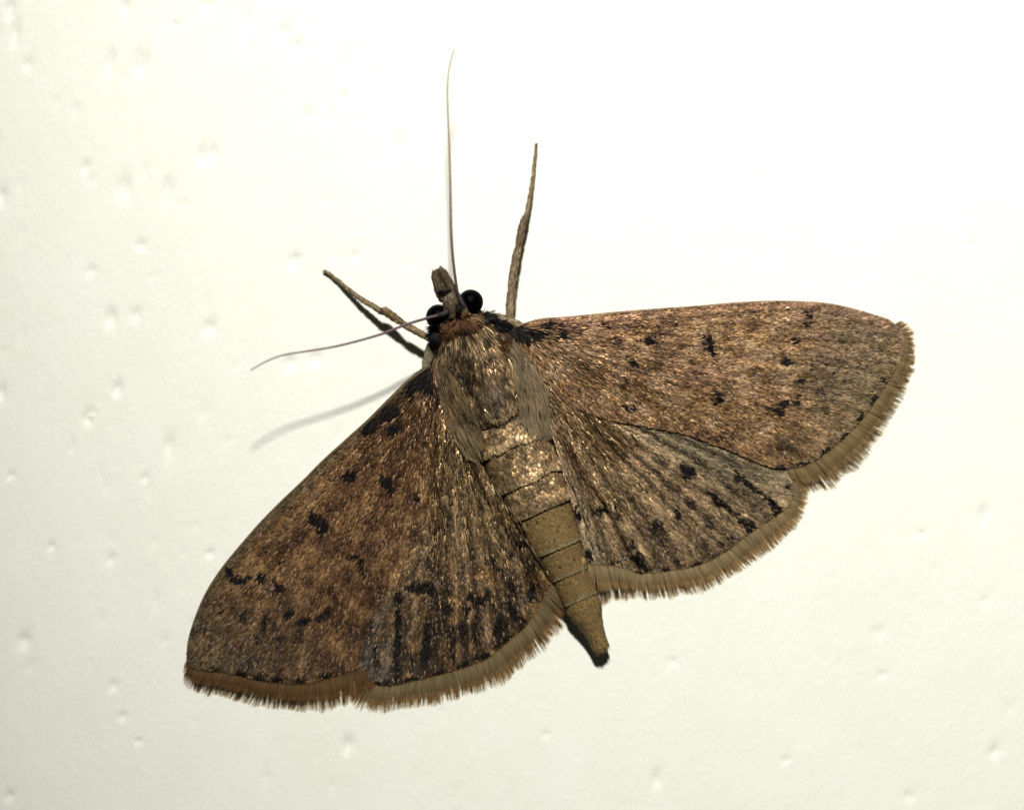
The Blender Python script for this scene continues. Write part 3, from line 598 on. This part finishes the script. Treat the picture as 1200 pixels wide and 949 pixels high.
# the scutellum's rounded hind rim: pale fringe hairs
u = np.linspace(-1, 1, 40); ring = []
for uu in u: ring.append((585.5 + 19 * uu * .98, 492.5 - 15 * (abs(uu) ** 2.2) - 5.0 * uu, .685 - .05 * uu * uu))
ring = np.array(ring)
def tube(name, pts, rad, mat, parent, col, k=14, flat=1.0, label=None, rings=None, caps=True):
    """tapered tube along plan points (x, y, z) with radius per point in plan units"""
    pts = np.array(pts, float); rad = np.array(rad, float); nn = rings or max(12, len(pts) * 6)
    full = resample(np.column_stack([pts, rad]), nn) if len(pts) > 2 else np.column_stack([np.linspace(a_, b_, nn) for a_, b_ in zip(np.r_[pts[0], rad[0]], np.r_[pts[1], rad[1]])])
    P = loc3(full[:, 0], full[:, 1], full[:, 2]); r = np.maximum(full[:, 3], .15) / 100
    if callable(col): c = col(np.linspace(0, 1, nn))
    else: c = np.tile(col, (nn, 1))
    T = np.gradient(P, axis=0); T /= np.linalg.norm(T, axis=1, keepdims=True)
    up = np.array([0, 0, 1.]); B = np.cross(T, up); B /= np.linalg.norm(B, axis=1, keepdims=True); N = np.cross(B, T)
    a = np.linspace(0, 2 * math.pi, k, endpoint=False)
    V = P[:, None] + (np.cos(a)[None, :, None] * B[:, None] + flat * np.sin(a)[None, :, None] * N[:, None]) * r[:, None, None]
    V = V.reshape(-1, 3); F = grid_faces(nn, k, wrap=True); c = np.repeat(c, k, 0)
    N_ = len(V); V = np.vstack([V, P[0] - T[0] * r[0] * .6, P[-1] + T[-1] * r[-1] * .6]); c = np.vstack([c, c[0], c[-1]])
    j = np.arange(k); j2 = (j + 1) % k
    F = np.vstack([F[:, [0, 1, 2]], F[:, [0, 2, 3]], np.stack([j2, j, j * 0 + N_], 1), np.stack([(nn-1)*k + j, (nn-1)*k + j2, j * 0 + N_ + 1], 1)])
    return mesh_obj(name, V, F, mat, parent, c, smooth=True, label=label), P, T, r
costa([(606,383)] + RF_front[2:-1], 'RF', wRF, (132,106,78), 1.6, 1.6)
costa(LF_front[1:-1], 'LF', wLF, (84,68,44), 2.4, 1.6)
SCUT = tube('scutellum_rim', ring, np.full(len(ring), .55), M_body, thorax, S(120,102,76), rings=60, k=8)

P, T, r = SCUT[1:]; rrp = np.repeat(np.arange(len(P)), 5); nn = len(rrp); ad = np.tile([.39 * .6, -.92 * .6, -.35], (nn, 1))
hairs('scutellum_hair', P[rrp] + rng.normal(0, .012, (nn, 3)) * [1, 1, .3] - np.array([0, 0, .01]), np.tile([0, 0, 1.], (nn, 1)), ad, .02 + .035 * rng.random(nn), .009 + 0 * rrp,
      np.concatenate([S(112,94,66) * np.exp(rng.normal(0, .45, nn))[:, None], .3 + .6 * rng.random((nn, 1))], 1), M_hair, thorax, lift=(2, 8), seg=2, spread=14)

# tegulae: smooth grey-brown flaps over the wing bases
def Hbody(x, y):
    s = (x - A0[0]) * AX[0] + (y - A0[1]) * AX[1]; u = (x - A0[0]) * AN[0] + (y - A0[1]) * AN[1]
    z = np.zeros(x.shape)
    for SEC in (SEC_T, SEC_A):
        hw = np.interp(s, SEC[:, 0], SEC[:, 1]); zt = np.interp(s, SEC[:, 0], SEC[:, 2]); zc = np.interp(s, SEC[:, 0], SEC[:, 3])
        q = np.clip(1 - (u / hw) ** 2, 0, 1); zz = np.where((s > SEC[0, 0]) & (s < SEC[-1, 0]) & (np.abs(u) < hw), zc + (zt - zc) * np.sqrt(q), 0)
        z = np.maximum(z, zz)
    return z
def flap(name, front, back, k, label, cbase):
    n, m = 40, 22
    a = resample(front, n); b_ = resample(back, n); t = np.linspace(0, 1, m)[None, :, None]
    Pg = a[:, None, :] * (1 - t) + b_[:, None, :] * t; x = Pg[..., 0].ravel(); y = Pg[..., 1].ravel()
    out_ = a
    def zraw(x, y):
        acc = 0
        for ox, oy in ((0,0),(7,0),(-7,0),(0,7),(0,-7),(5,5),(-5,-5),(5,-5),(-5,5)):
            acc = acc + np.maximum(Hbody(x + ox, y + oy), wing_z(x + ox, y + oy, k))
        return acc / 9 + .005 + .03 * sstep(0, 12, dist_poly(x, y, out_))
    z = zraw(x, y); V = loc3(x, y, z); V2 = loc3(x, y, z - .02); N_ = n * m; F = grid_faces(n, m); rim = []
    for i in range(n - 1): rim += [[i*m, (i+1)*m, (i+1)*m+N_, i*m+N_], [i*m+m-1, i*m+m-1+N_, (i+1)*m+m-1+N_, (i+1)*m+m-1]]
    for j in range(m - 1): rim += [[j, j+N_, j+1+N_, j+1], [(n-1)*m+j, (n-1)*m+j+1, (n-1)*m+j+1+N_, (n-1)*m+j+N_]]
    c = np.tile(S(*cbase), (N_, 1)) * .6
    o = mesh_obj(name, np.vstack([V, V2]), np.vstack([F, F[:, ::-1] + N_, np.array(rim)]), M_body, thorax, np.vstack([c, c]), smooth=True, label=label)
    poly = np.vstack([a, b_[::-1][1:-1]]); hx, hy = scatter_plan(poly, 1.35)
    d0 = resample((np.array(front)[:1].tolist() + [((front[i][0] + back[i][0]) / 2, (front[i][1] + back[i][1]) / 2) for i in range(1, len(front) - 1)] + [front[-1]]), 60)
    T0 = np.gradient(d0, axis=0); idx = np.argmin((hx[:, None] - d0[None, :, 0]) ** 2 + (hy[:, None] - d0[None, :, 1]) ** 2, 1)
    dx, dy = T0[idx].T; l = np.hypot(dx, dy); dx, dy = dx / l * 2, dy / l * 2
    P, N, T = field_frame(hx, hy, zraw, dx, dy)
    nn = len(hx); st = fbm(hx / 4 * .9 + hy * .02, hy / 30, 501); rf = sstep(.45, .8, fbm(hx / 12, hy / 14, 503))
    c = S(*cbase) * (.62 + .7 * st)[:, None] * np.exp(rng.normal(0, .2, nn))[:, None]; c = c + (S(128, 96, 58) - c) * (.45 * rf)[:, None]
    c = np.where((rng.random(nn) < .03)[:, None], S(24, 18, 14), c)
    top = sstep(0, 30, hy - poly[:, 1].min()); c = c * (.65 + .35 * top)[:, None]
    end = sstep(poly[:, 1].max() - 4, poly[:, 1].max() - 22, hy)
    hairs('tegula_hair', P, N, T, (.10 + .07 * rng.random(nn)) * (.45 + .55 * end), .013 + .006 * rng.random(nn), np.concatenate([c, (.08 + .3 * rng.random(nn) ** 3)[:, None]], 1), M_hair, thorax, lift=(3, 4), spread=4)
flap('tegula', [(601,397),(616,408),(629,428),(638,452),(643,480),(643,503),(636,518)], [(601,397),(600,412),(601,428),(604,448),(607,470),(614,495),(636,518)], 'RF', 'right tegula, smooth grey brown', (114, 99, 76))
flap('tegula', [(511,418),(507,436),(512,460),(518,482),(528,506),(541,525),(560,542)], [(511,418),(522,430),(534,446),(547,466),(556,486),(563,508),(560,542)], 'LF', 'left tegula, smooth grey brown', (106, 91, 68))

# long glossy hairs over the wing bases and along the inner margins of the hindwings
def long_hairs(region, k, n, L0, origin, dens_c, gl, zoff=.02, parent=None, name='long_hair', wd=.012):
    poly = np.array(region, float); edge_ = np.vstack([poly, poly[:1]]); lo = poly.min(0); hi = poly.max(0); x = lo[0] + (hi[0] - lo[0]) * rng.random(n * 3); y = lo[1] + (hi[1] - lo[1]) * rng.random(n * 3)
    m = inside(poly, x, y) & (rng.random(len(x)) < sstep(0, 26, dist_poly(x, y, edge_))); x = x[m][:n]; y = y[m][:n]; th = np.arctan2(y - origin[1], x - origin[0])
    zf = lambda a, b_: wing_z(a, b_, k) + zoff
    P, N, T = field_frame(x, y, zf, np.cos(th) * 3, np.sin(th) * 3); nn = len(x)
    st = fbm(th * 30, np.hypot(x - origin[0], y - origin[1]) / 40, 601)
    c = S(*dens_c) * (.08 + 2.4 * st ** 1.9)[:, None] * np.exp(rng.normal(0, .35, nn))[:, None]
    hairs(name, P, N, T, L0 * (.6 + .8 * rng.random(nn)), wd + .006 * rng.random(nn), np.concatenate([c, np.clip(gl + .4 * (rng.random((nn, 1)) - .5), 0, 1)], 1), M_hair, parent, lift=(5, 6), spread=5)
long_hairs([(636,420),(660,455),(720,492),(760,520),(730,545),(690,540),(655,500),(640,470)], 'RH', 650, .11, (605, 405), (128,102,70), .9, .03, wRH)
long_hairs([(640,490),(662,520),(690,570),(712,640),(692,652),(676,600),(655,540)], 'RH', 700, .12, (612, 420), (122,104,78), .7, .012, wRH)
long_hairs([(512,440),(530,500),(552,530),(580,575),(630,650),(620,665),(575,610),(540,560),(515,520)], 'LH', 900, .12, (515, 415), (116,96,66), .8, .02, wLH)
long_hairs([(508,440),(522,470),(524,540),(520,620),(500,650),(495,560),(498,480)], 'LH', 350, .09, (515, 400), (100,78,52), .9, .05, wLH)
long_hairs([(610,388),(660,396),(720,430),(700,470),(660,460),(630,430)], 'RF', 700, .08, (600, 384), (118,92,68), .75, .01, wRF)

long_hairs([(522,470),(545,520),(585,590),(615,650),(590,670),(545,665),(500,655),(505,590),(512,530)], 'LH', 1700, .085, (522, 420), (168,140,100), .9, .012, wLH)
long_hairs([(650,500),(680,510),(720,530),(770,570),(750,620),(715,610),(690,570),(665,530)], 'RH', 1300, .085, (618, 420), (160,134,98), .85, .012, wRH)
long_hairs([(556,528),(585,560),(614,604),(652,676),(640,682),(600,622),(568,576),(548,536)], 'LH', 900, .08, (520, 440), (205,182,140), .85, .02, wLH)  # pale hairs whose bright colour paints the edge highlight along the inner margin
long_hairs([(642,500),(658,540),(674,590),(692,655),(702,655),(688,592),(673,545),(655,500)], 'RH', 800, .08, (612, 400), (196,172,132), .85, .02, wRH)  # same painted edge highlight, right side
long_hairs([(525,470),(560,545),(600,610),(622,660),(608,664),(580,612),(545,560),(522,500)], 'LH', 500, .10, (515, 415), (186,158,116), .85, .02, wLH)

# ------------------------------------------------------------------ head
HZ = -0.13     # the head hangs a little below the line of the back
def ellipsoid(name, cx, cy, cz, rx, ry, rz, mat, parent, col, ang=0, label=None, nu=40, nv=24):
    a = np.linspace(0, 2 * math.pi, nu, endpoint=False); b_ = np.linspace(0.001, math.pi - .001, nv)
    Bg, Ag = np.meshgrid(b_, a, indexing='ij'); ux = np.cos(Ag) * np.sin(Bg) * rx; uy = np.sin(Ag) * np.sin(Bg) * ry; uz = np.cos(Bg) * rz
    c_, s_ = math.cos(ang), math.sin(ang); c0 = loc3(cx, cy, cz)
    V = np.stack([c0[0] + (ux * c_ - uy * s_) / 100, c0[1] - (ux * s_ + uy * c_) / 100, c0[2] + uz / 100], -1).reshape(-1, 3)
    F = grid_faces(nv, nu, wrap=True)[:, ::-1]
    return mesh_obj(name, V, F, mat, parent, np.tile(col, (len(V), 1)), smooth=True, label=label)
HA = math.atan2(AX[1], AX[0])
head = ellipsoid('head', 534, 367, .62 + HZ, 19, 17, 22, M_body, moth, S(40, 30, 22), HA)
ellipsoid('eye', 551.5, 354, .67 + HZ, 14.6, 14.6, 14.6, M_eye, head, S(2,2,2), label='right eye')
ellipsoid('eye', 513.5, 371.5, .69 + HZ, 14.3, 14.5, 14.3, M_eye, head, S(2,2,2), label='left eye')
# face plate between the eyes, running forward to the palps
def plate(name, secs, col, parent, mat=M_body):
    # secs: (x, y, z, halfwidth, thickness)
    secs = resample(np.array(secs, float) + np.array([0, 0, HZ, 0, 0]), 20); d = np.gradient(secs[:, :2], axis=0); d /= np.linalg.norm(d, axis=1, keepdims=True); nrm = np.stack([-d[:, 1], d[:, 0]], 1)
    a = np.linspace(0, 2 * math.pi, 20, endpoint=False); V = []
    for q, s_ in enumerate(secs):
        for aa in a:
            ca, sa = math.cos(aa), math.sin(aa); ca = math.copysign(abs(ca) ** .7, ca); sa = math.copysign(abs(sa) ** .7, sa)
            V.append(loc3(s_[0] + nrm[q, 0] * s_[3] * ca, s_[1] + nrm[q, 1] * s_[3] * ca, s_[2] + s_[4] * sa))
    V = np.array(V); F = grid_faces(20, 20, wrap=True); N_ = len(V); V = np.vstack([V, V[:20].mean(0), V[-20:].mean(0)]); j = np.arange(20); j2 = (j + 1) % 20
    F = np.vstack([F[:, [0, 1, 2]], F[:, [0, 2, 3]], np.stack([j2, j, j * 0 + N_], 1), np.stack([380 + j, 380 + j2, j * 0 + N_ + 1], 1)])
    return mesh_obj(name, V, F, mat, parent, np.tile(col, (len(V), 1)), smooth=True)
plate('face', [(533,372,.80,8,.08),(530,362,.84,8.2,.09),(527.5,354,.84,8.6,.09),(525,347,.80,8.8,.08),(522,341,.74,8,.05)], S(56, 46, 36), head)
plate('vertex_ridge', [(536,345,.80,3,.04),(540,354,.85,3.6,.05),(545,364,.84,3.4,.05),(547,369,.82,2.5,.04)], S(92, 80, 62), head)

def fuzz(name, P, T, r, n, L, W, colf, parent, mat=M_hair, lift=(5, 5), back=False, flat=1.0):
    """flat-lying scales all round a tube given by centre line, tangents, radii"""
    i = rng.integers(0, len(P) - 1, n); f = rng.random(n)[:, None]; c = P[i] * (1 - f) + P[i + 1] * f; t = T[i]; rr = r[i] * (1 - f[:, 0]) + r[i + 1] * f[:, 0]
    up = np.array([0, 0, 1.]); B = np.cross(t, up); B /= np.linalg.norm(B, axis=1, keepdims=True); N = np.cross(B, t); a = rng.random(n) * 2 * math.pi
    nr = B * np.cos(a)[:, None] + N * np.sin(a)[:, None]
    col = colf((i + f[:, 0]) / len(P), n)
    hairs(name, c + nr * rr[:, None] * .98, nr, -t if back else t, L * (.7 + .6 * rng.random(n)), W + 0 * rr, col, mat, parent, lift=lift, seg=2, spread=10)
def bc(rgb, gl, var=.35):
    return lambda t, n: np.concatenate([S(*rgb) * np.exp(rng.normal(0, var, n))[:, None], np.clip(gl + .3 * (rng.random((n, 1)) - .5), 0, 1)], 1)

pl, P, T, r = tube('palp', [(520,352,.64),(516.5,344,.66),(513.5,334,.65),(511,325,.64),(510.5,318,.63)], [5.0,5.6,5.0,4.6,3.2], M_body, head, S(70,56,40), label='left palp')
fuzz('palp_scales', P, T, r, 420, .035, .012, bc((76,61,44), .35), head)
pl, P, T, r = tube('palp', [(532,347,.64),(529.5,340,.66),(525,331,.65),(520,322,.64),(515,316,.63)], [5.0,5.6,5.2,4.8,3.4], M_body, head, S(70,56,40), label='right palp')
fuzz('palp_scales', P, T, r, 420, .035, .012, bc((80,64,46), .35), head)
# face scales
n = 900; q = rng.random(n); w_ = (rng.random(n) * 2 - 1)
fx = np.interp(q, [0, .4, 1], [533, 528, 523]); fy = np.interp(q, [0, .4, 1], [372, 355, 343]); fx = fx + .93 * w_ * 7.6; fy = fy - .36 * w_ * 7.6
z = HZ + np.interp(q, [0, .3, .6, 1], [.885, .935, .93, .80]) - .05 * w_ ** 2
P = loc3(fx, fy, z); N = np.stack([w_ * .5, q * .4, np.ones(n)], 1); T = np.tile([-.35, .9, -.1], (n, 1))
pb = np.exp(-((q - .95) / .06) ** 2); c = S(84,70,54) * (.4 + .9 * fbm(fx / 4, fy / 4, 701))[:, None] * np.exp(rng.normal(0, .3, n))[:, None] * (1 - .8 * pb)[:, None]
scales('face_scales', P, N, T, .045 + .02 * rng.random(n), .022 + 0 * q, np.concatenate([c, .35 + .3 * rng.random((n, 1))], 1), M_scale, head, lift=(5, 7))
# rufous tufts on the crown
def tuft(cx, cy, rx, ry, n, rgb, z0, L0, dirx, diry, gl=.25, fan=1.0, name='head_tuft'):
    a = rng.random(n) * 2 * math.pi; q = np.sqrt(rng.random(n)); x = cx + rx * q * np.cos(a); y = cy + ry * q * np.sin(a)
    z = z0 + HZ - .10 * q * q + .03 * rng.random(n); P = loc3(x, y, z); N = np.stack([.5 * q * np.cos(a), -.5 * q * np.sin(a), np.ones(n)], 1)
    T = np.stack([dirx + fan * q * np.cos(a), -(diry + fan * q * np.sin(a)), 0.25 + 0 * q], 1)
    st = fbm(x / 2.5, y / 2.5, 711); c = S(*rgb) * (.35 + 1.2 * st)[:, None] * np.exp(rng.normal(0, .4, n))[:, None]
    hairs(name, P, N, T, L0 * (.6 + .8 * rng.random(n)), .010 + .005 * rng.random(n), np.concatenate([c, np.full((n, 1), gl)], 1), M_hair, head, lift=(14, 10), spread=16)
tuft(540, 377, 9, 8, 650, (78,52,32), .84, .11, -.1, .8)
tuft(553, 381, 6, 6, 380, (82,55,34), .82, .10, .3, .9)
tuft(531, 384, 6, 7, 380, (80,54,33), .82, .11, -.6, .6)
tuft(538, 369, 6, 5, 260, (84,60,38), .88, .06, 0, -.3)
tuft(545, 383, 4, 3, 120, (14,12,12), .85, .08, 0, .8, .1)
tuft(536.5, 361, 3, 6, 160, (12,11,10), .97, .035, .2, .6, .05, .3)
tuft(522, 343.5, 8, 2, 160, (14,12,11), .94, .03, -.2, -.6, .05, .3)
tuft(511, 391, 6, 10, 420, (16,15,14), .66, .09, -.1, .9, .35)
tuft(569, 373, 9, 5, 420, (20,18,16), .66, .09, .8, .5, .35)
tuft(582, 382, 11, 4, 330, (14,12,11), .70, .10, .9, .4, .25)
tuft(524, 373, 3, 5, 140, (16,14,14), .84, .05, -.6, .1, .2)

# ------------------------------------------------------------------ antennae: ringed, tapering
def antenna(pts, r0, r1, c0, c1, label, scape):
    pts = np.array(pts, float); n = 900
    base_pts = resample(np.column_stack([pts, np.linspace(r0, r1, len(pts))]), n)
    seg = np.linspace(0, 88, n); ridge = 1 + .10 * np.cos(seg * 2 * math.pi)
    full = base_pts.copy(); t = np.linspace(0, 1, n); full[:, 3] = (r0 + (r1 - r0) * t ** 1.2) * ridge
    P = loc3(full[:, 0], full[:, 1], full[:, 2]); r = full[:, 3] / 100
    c = (np.array(c0) * (1 - t[:, None]) + np.array(c1) * t[:, None]) * (.75 + .5 * (np.cos(seg * 2 * math.pi) > 0))[:, None]
    T = np.gradient(P, axis=0); T /= np.linalg.norm(T, axis=1, keepdims=True); up = np.array([0, 0, 1.]); B = np.cross(T, up); B /= np.linalg.norm(B, axis=1, keepdims=True); N = np.cross(B, T)
    k = 10; a = np.linspace(0, 2 * math.pi, k, endpoint=False)
    V = (P[:, None] + (np.cos(a)[None, :, None] * B[:, None] + np.sin(a)[None, :, None] * N[:, None]) * r[:, None, None]).reshape(-1, 3)
    o = mesh_obj('antenna', V, grid_faces(n, k, wrap=True), M_ant, moth, np.repeat(c, k, 0), smooth=True, label=label)
    tube('antenna_base', scape[0], scape[1], M_body, o, S(34, 28, 24))
    return o
antenna([(536,343,.72),(533,322,.80),(530.5,300,.88),(528.5,270,.97),(528,240,1.02),(527.3,200,1.06),(526,160,1.10),(524.6,125,1.14),(524.3,104,1.16),(526.5,80,1.18),(532,58,1.20)],
        1.75, .8, S(84,70,60), S(176,158,126), 'right antenna, pointing up', ([(544,360,.76),(540,352,.77),(536,343,.73)], [3.2, 2.8, 2.1]))  # pale outer colour paints the glint on the upper antenna
antenna([(514,369.5,.76),(500,373,.82),(474,381,.90),(450,390.5,.95),(425,398,1.0),(389,406.8,1.06),(360,411.5,1.12),(340.6,414.5,1.16),(326,417.8,1.2),(309,425,1.23),(293.5,434,1.25)],
        1.7, .75, S(78,58,62), S(120,92,100), 'left antenna, sweeping out to the left', ([(525,365,.78),(520,368,.79),(513,370,.77)], [3.4, 3.0, 1.9]))

# ------------------------------------------------------------------ forelegs
tan, dtan = S(120, 104, 76), S(84, 68, 48)
fem, P, T, r = tube('foreleg', [(514,402,.40),(506,406,.37),(502,418,.34),(499,430,.33),(502,442,.33)], [5,5.5,5,4.6,4], M_leg, moth, S(118,110,88), label='left foreleg')
fuzz('leg_scales', P, T, r, 200, .04, .014, bc((126,116,92), .3), fem)
t_, P, T, r = tube('tibia', [(512,402,.33),(502,396,.33),(490,389.5,.32),(478,383,.31),(474,380.5,.30)], [2.4,3.2,3.8,3.6,2.6], M_leg, fem, tan)
fuzz('leg_scales', P, T, r, 260, .04, .012, bc((124,106,74), .25), fem)
t_, P, T, r = tube('tarsus', [(475,381,.30),(466,375,.29),(456,368,.27),(449,364.5,.26),(446.5,364.8,.25)], [2.6,4.0,4.4,3.8,2.4], M_leg, fem, dtan)
fuzz('leg_scales', P, T, r, 260, .04, .012, bc((112,92,62), .25), fem)
t_, P, T, r = tube('tarsus', [(448,366,.25),(437,359,.21),(423,350.5,.15),(410,340.5,.10),(396,329,.05),(384,320,.035),(379.5,317.5,.03)], [3.2,3.0,2.6,2.2,1.9,1.6,1.1], M_leg, fem, tan)
fuzz('leg_scales', P, T, r, 420, .03, .010, bc((112,98,68), .2), fem)
fem, P, T, r = tube('foreleg', [(568,376,.44),(580,374,.42),(592,375.5,.40),(604,380,.38),(616,387,.36)], [5,5.5,5.4,5,4], M_leg, moth, S(128,112,84), label='right foreleg')
fuzz('leg_scales', P, T, r, 200, .04, .014, bc((140,122,90), .3), fem)
t_, P, T, r = tube('tibia', [(597,377,.36),(597.5,360,.34),(599,345,.32),(601,325,.30),(603.5,308,.28),(606.5,294,.26),(608,290,.26)], [3.8,4.3,4.5,4.4,4.1,3.8,3.0], M_leg, fem, S(104,90,70))
fuzz('leg_scales', P, T, r, 600, .045, .012, bc((132,112,84), .3), fem)
t_, P, T, r = tube('tarsus', [(607.5,292,.26),(609,280,.24),(611.5,268,.22),(614.5,258,.20),(616.5,254,.19)], [3.2,4.1,4.2,3.6,2.3], M_leg, fem, dtan)
fuzz('leg_scales', P, T, r, 260, .04, .012, bc((104,86,62), .2), fem)
t_, P, T, r = tube('tarsus', [(616,257,.19),(619,243,.15),(622,226,.11),(624.5,210,.08),(626.5,190,.05),(628.5,170,.03)], [2.8,2.6,2.3,2.0,1.6,1.0], M_leg, fem, tan)
fuzz('leg_scales', P, T, r, 360, .035, .010, bc((118,100,66), .2), fem)
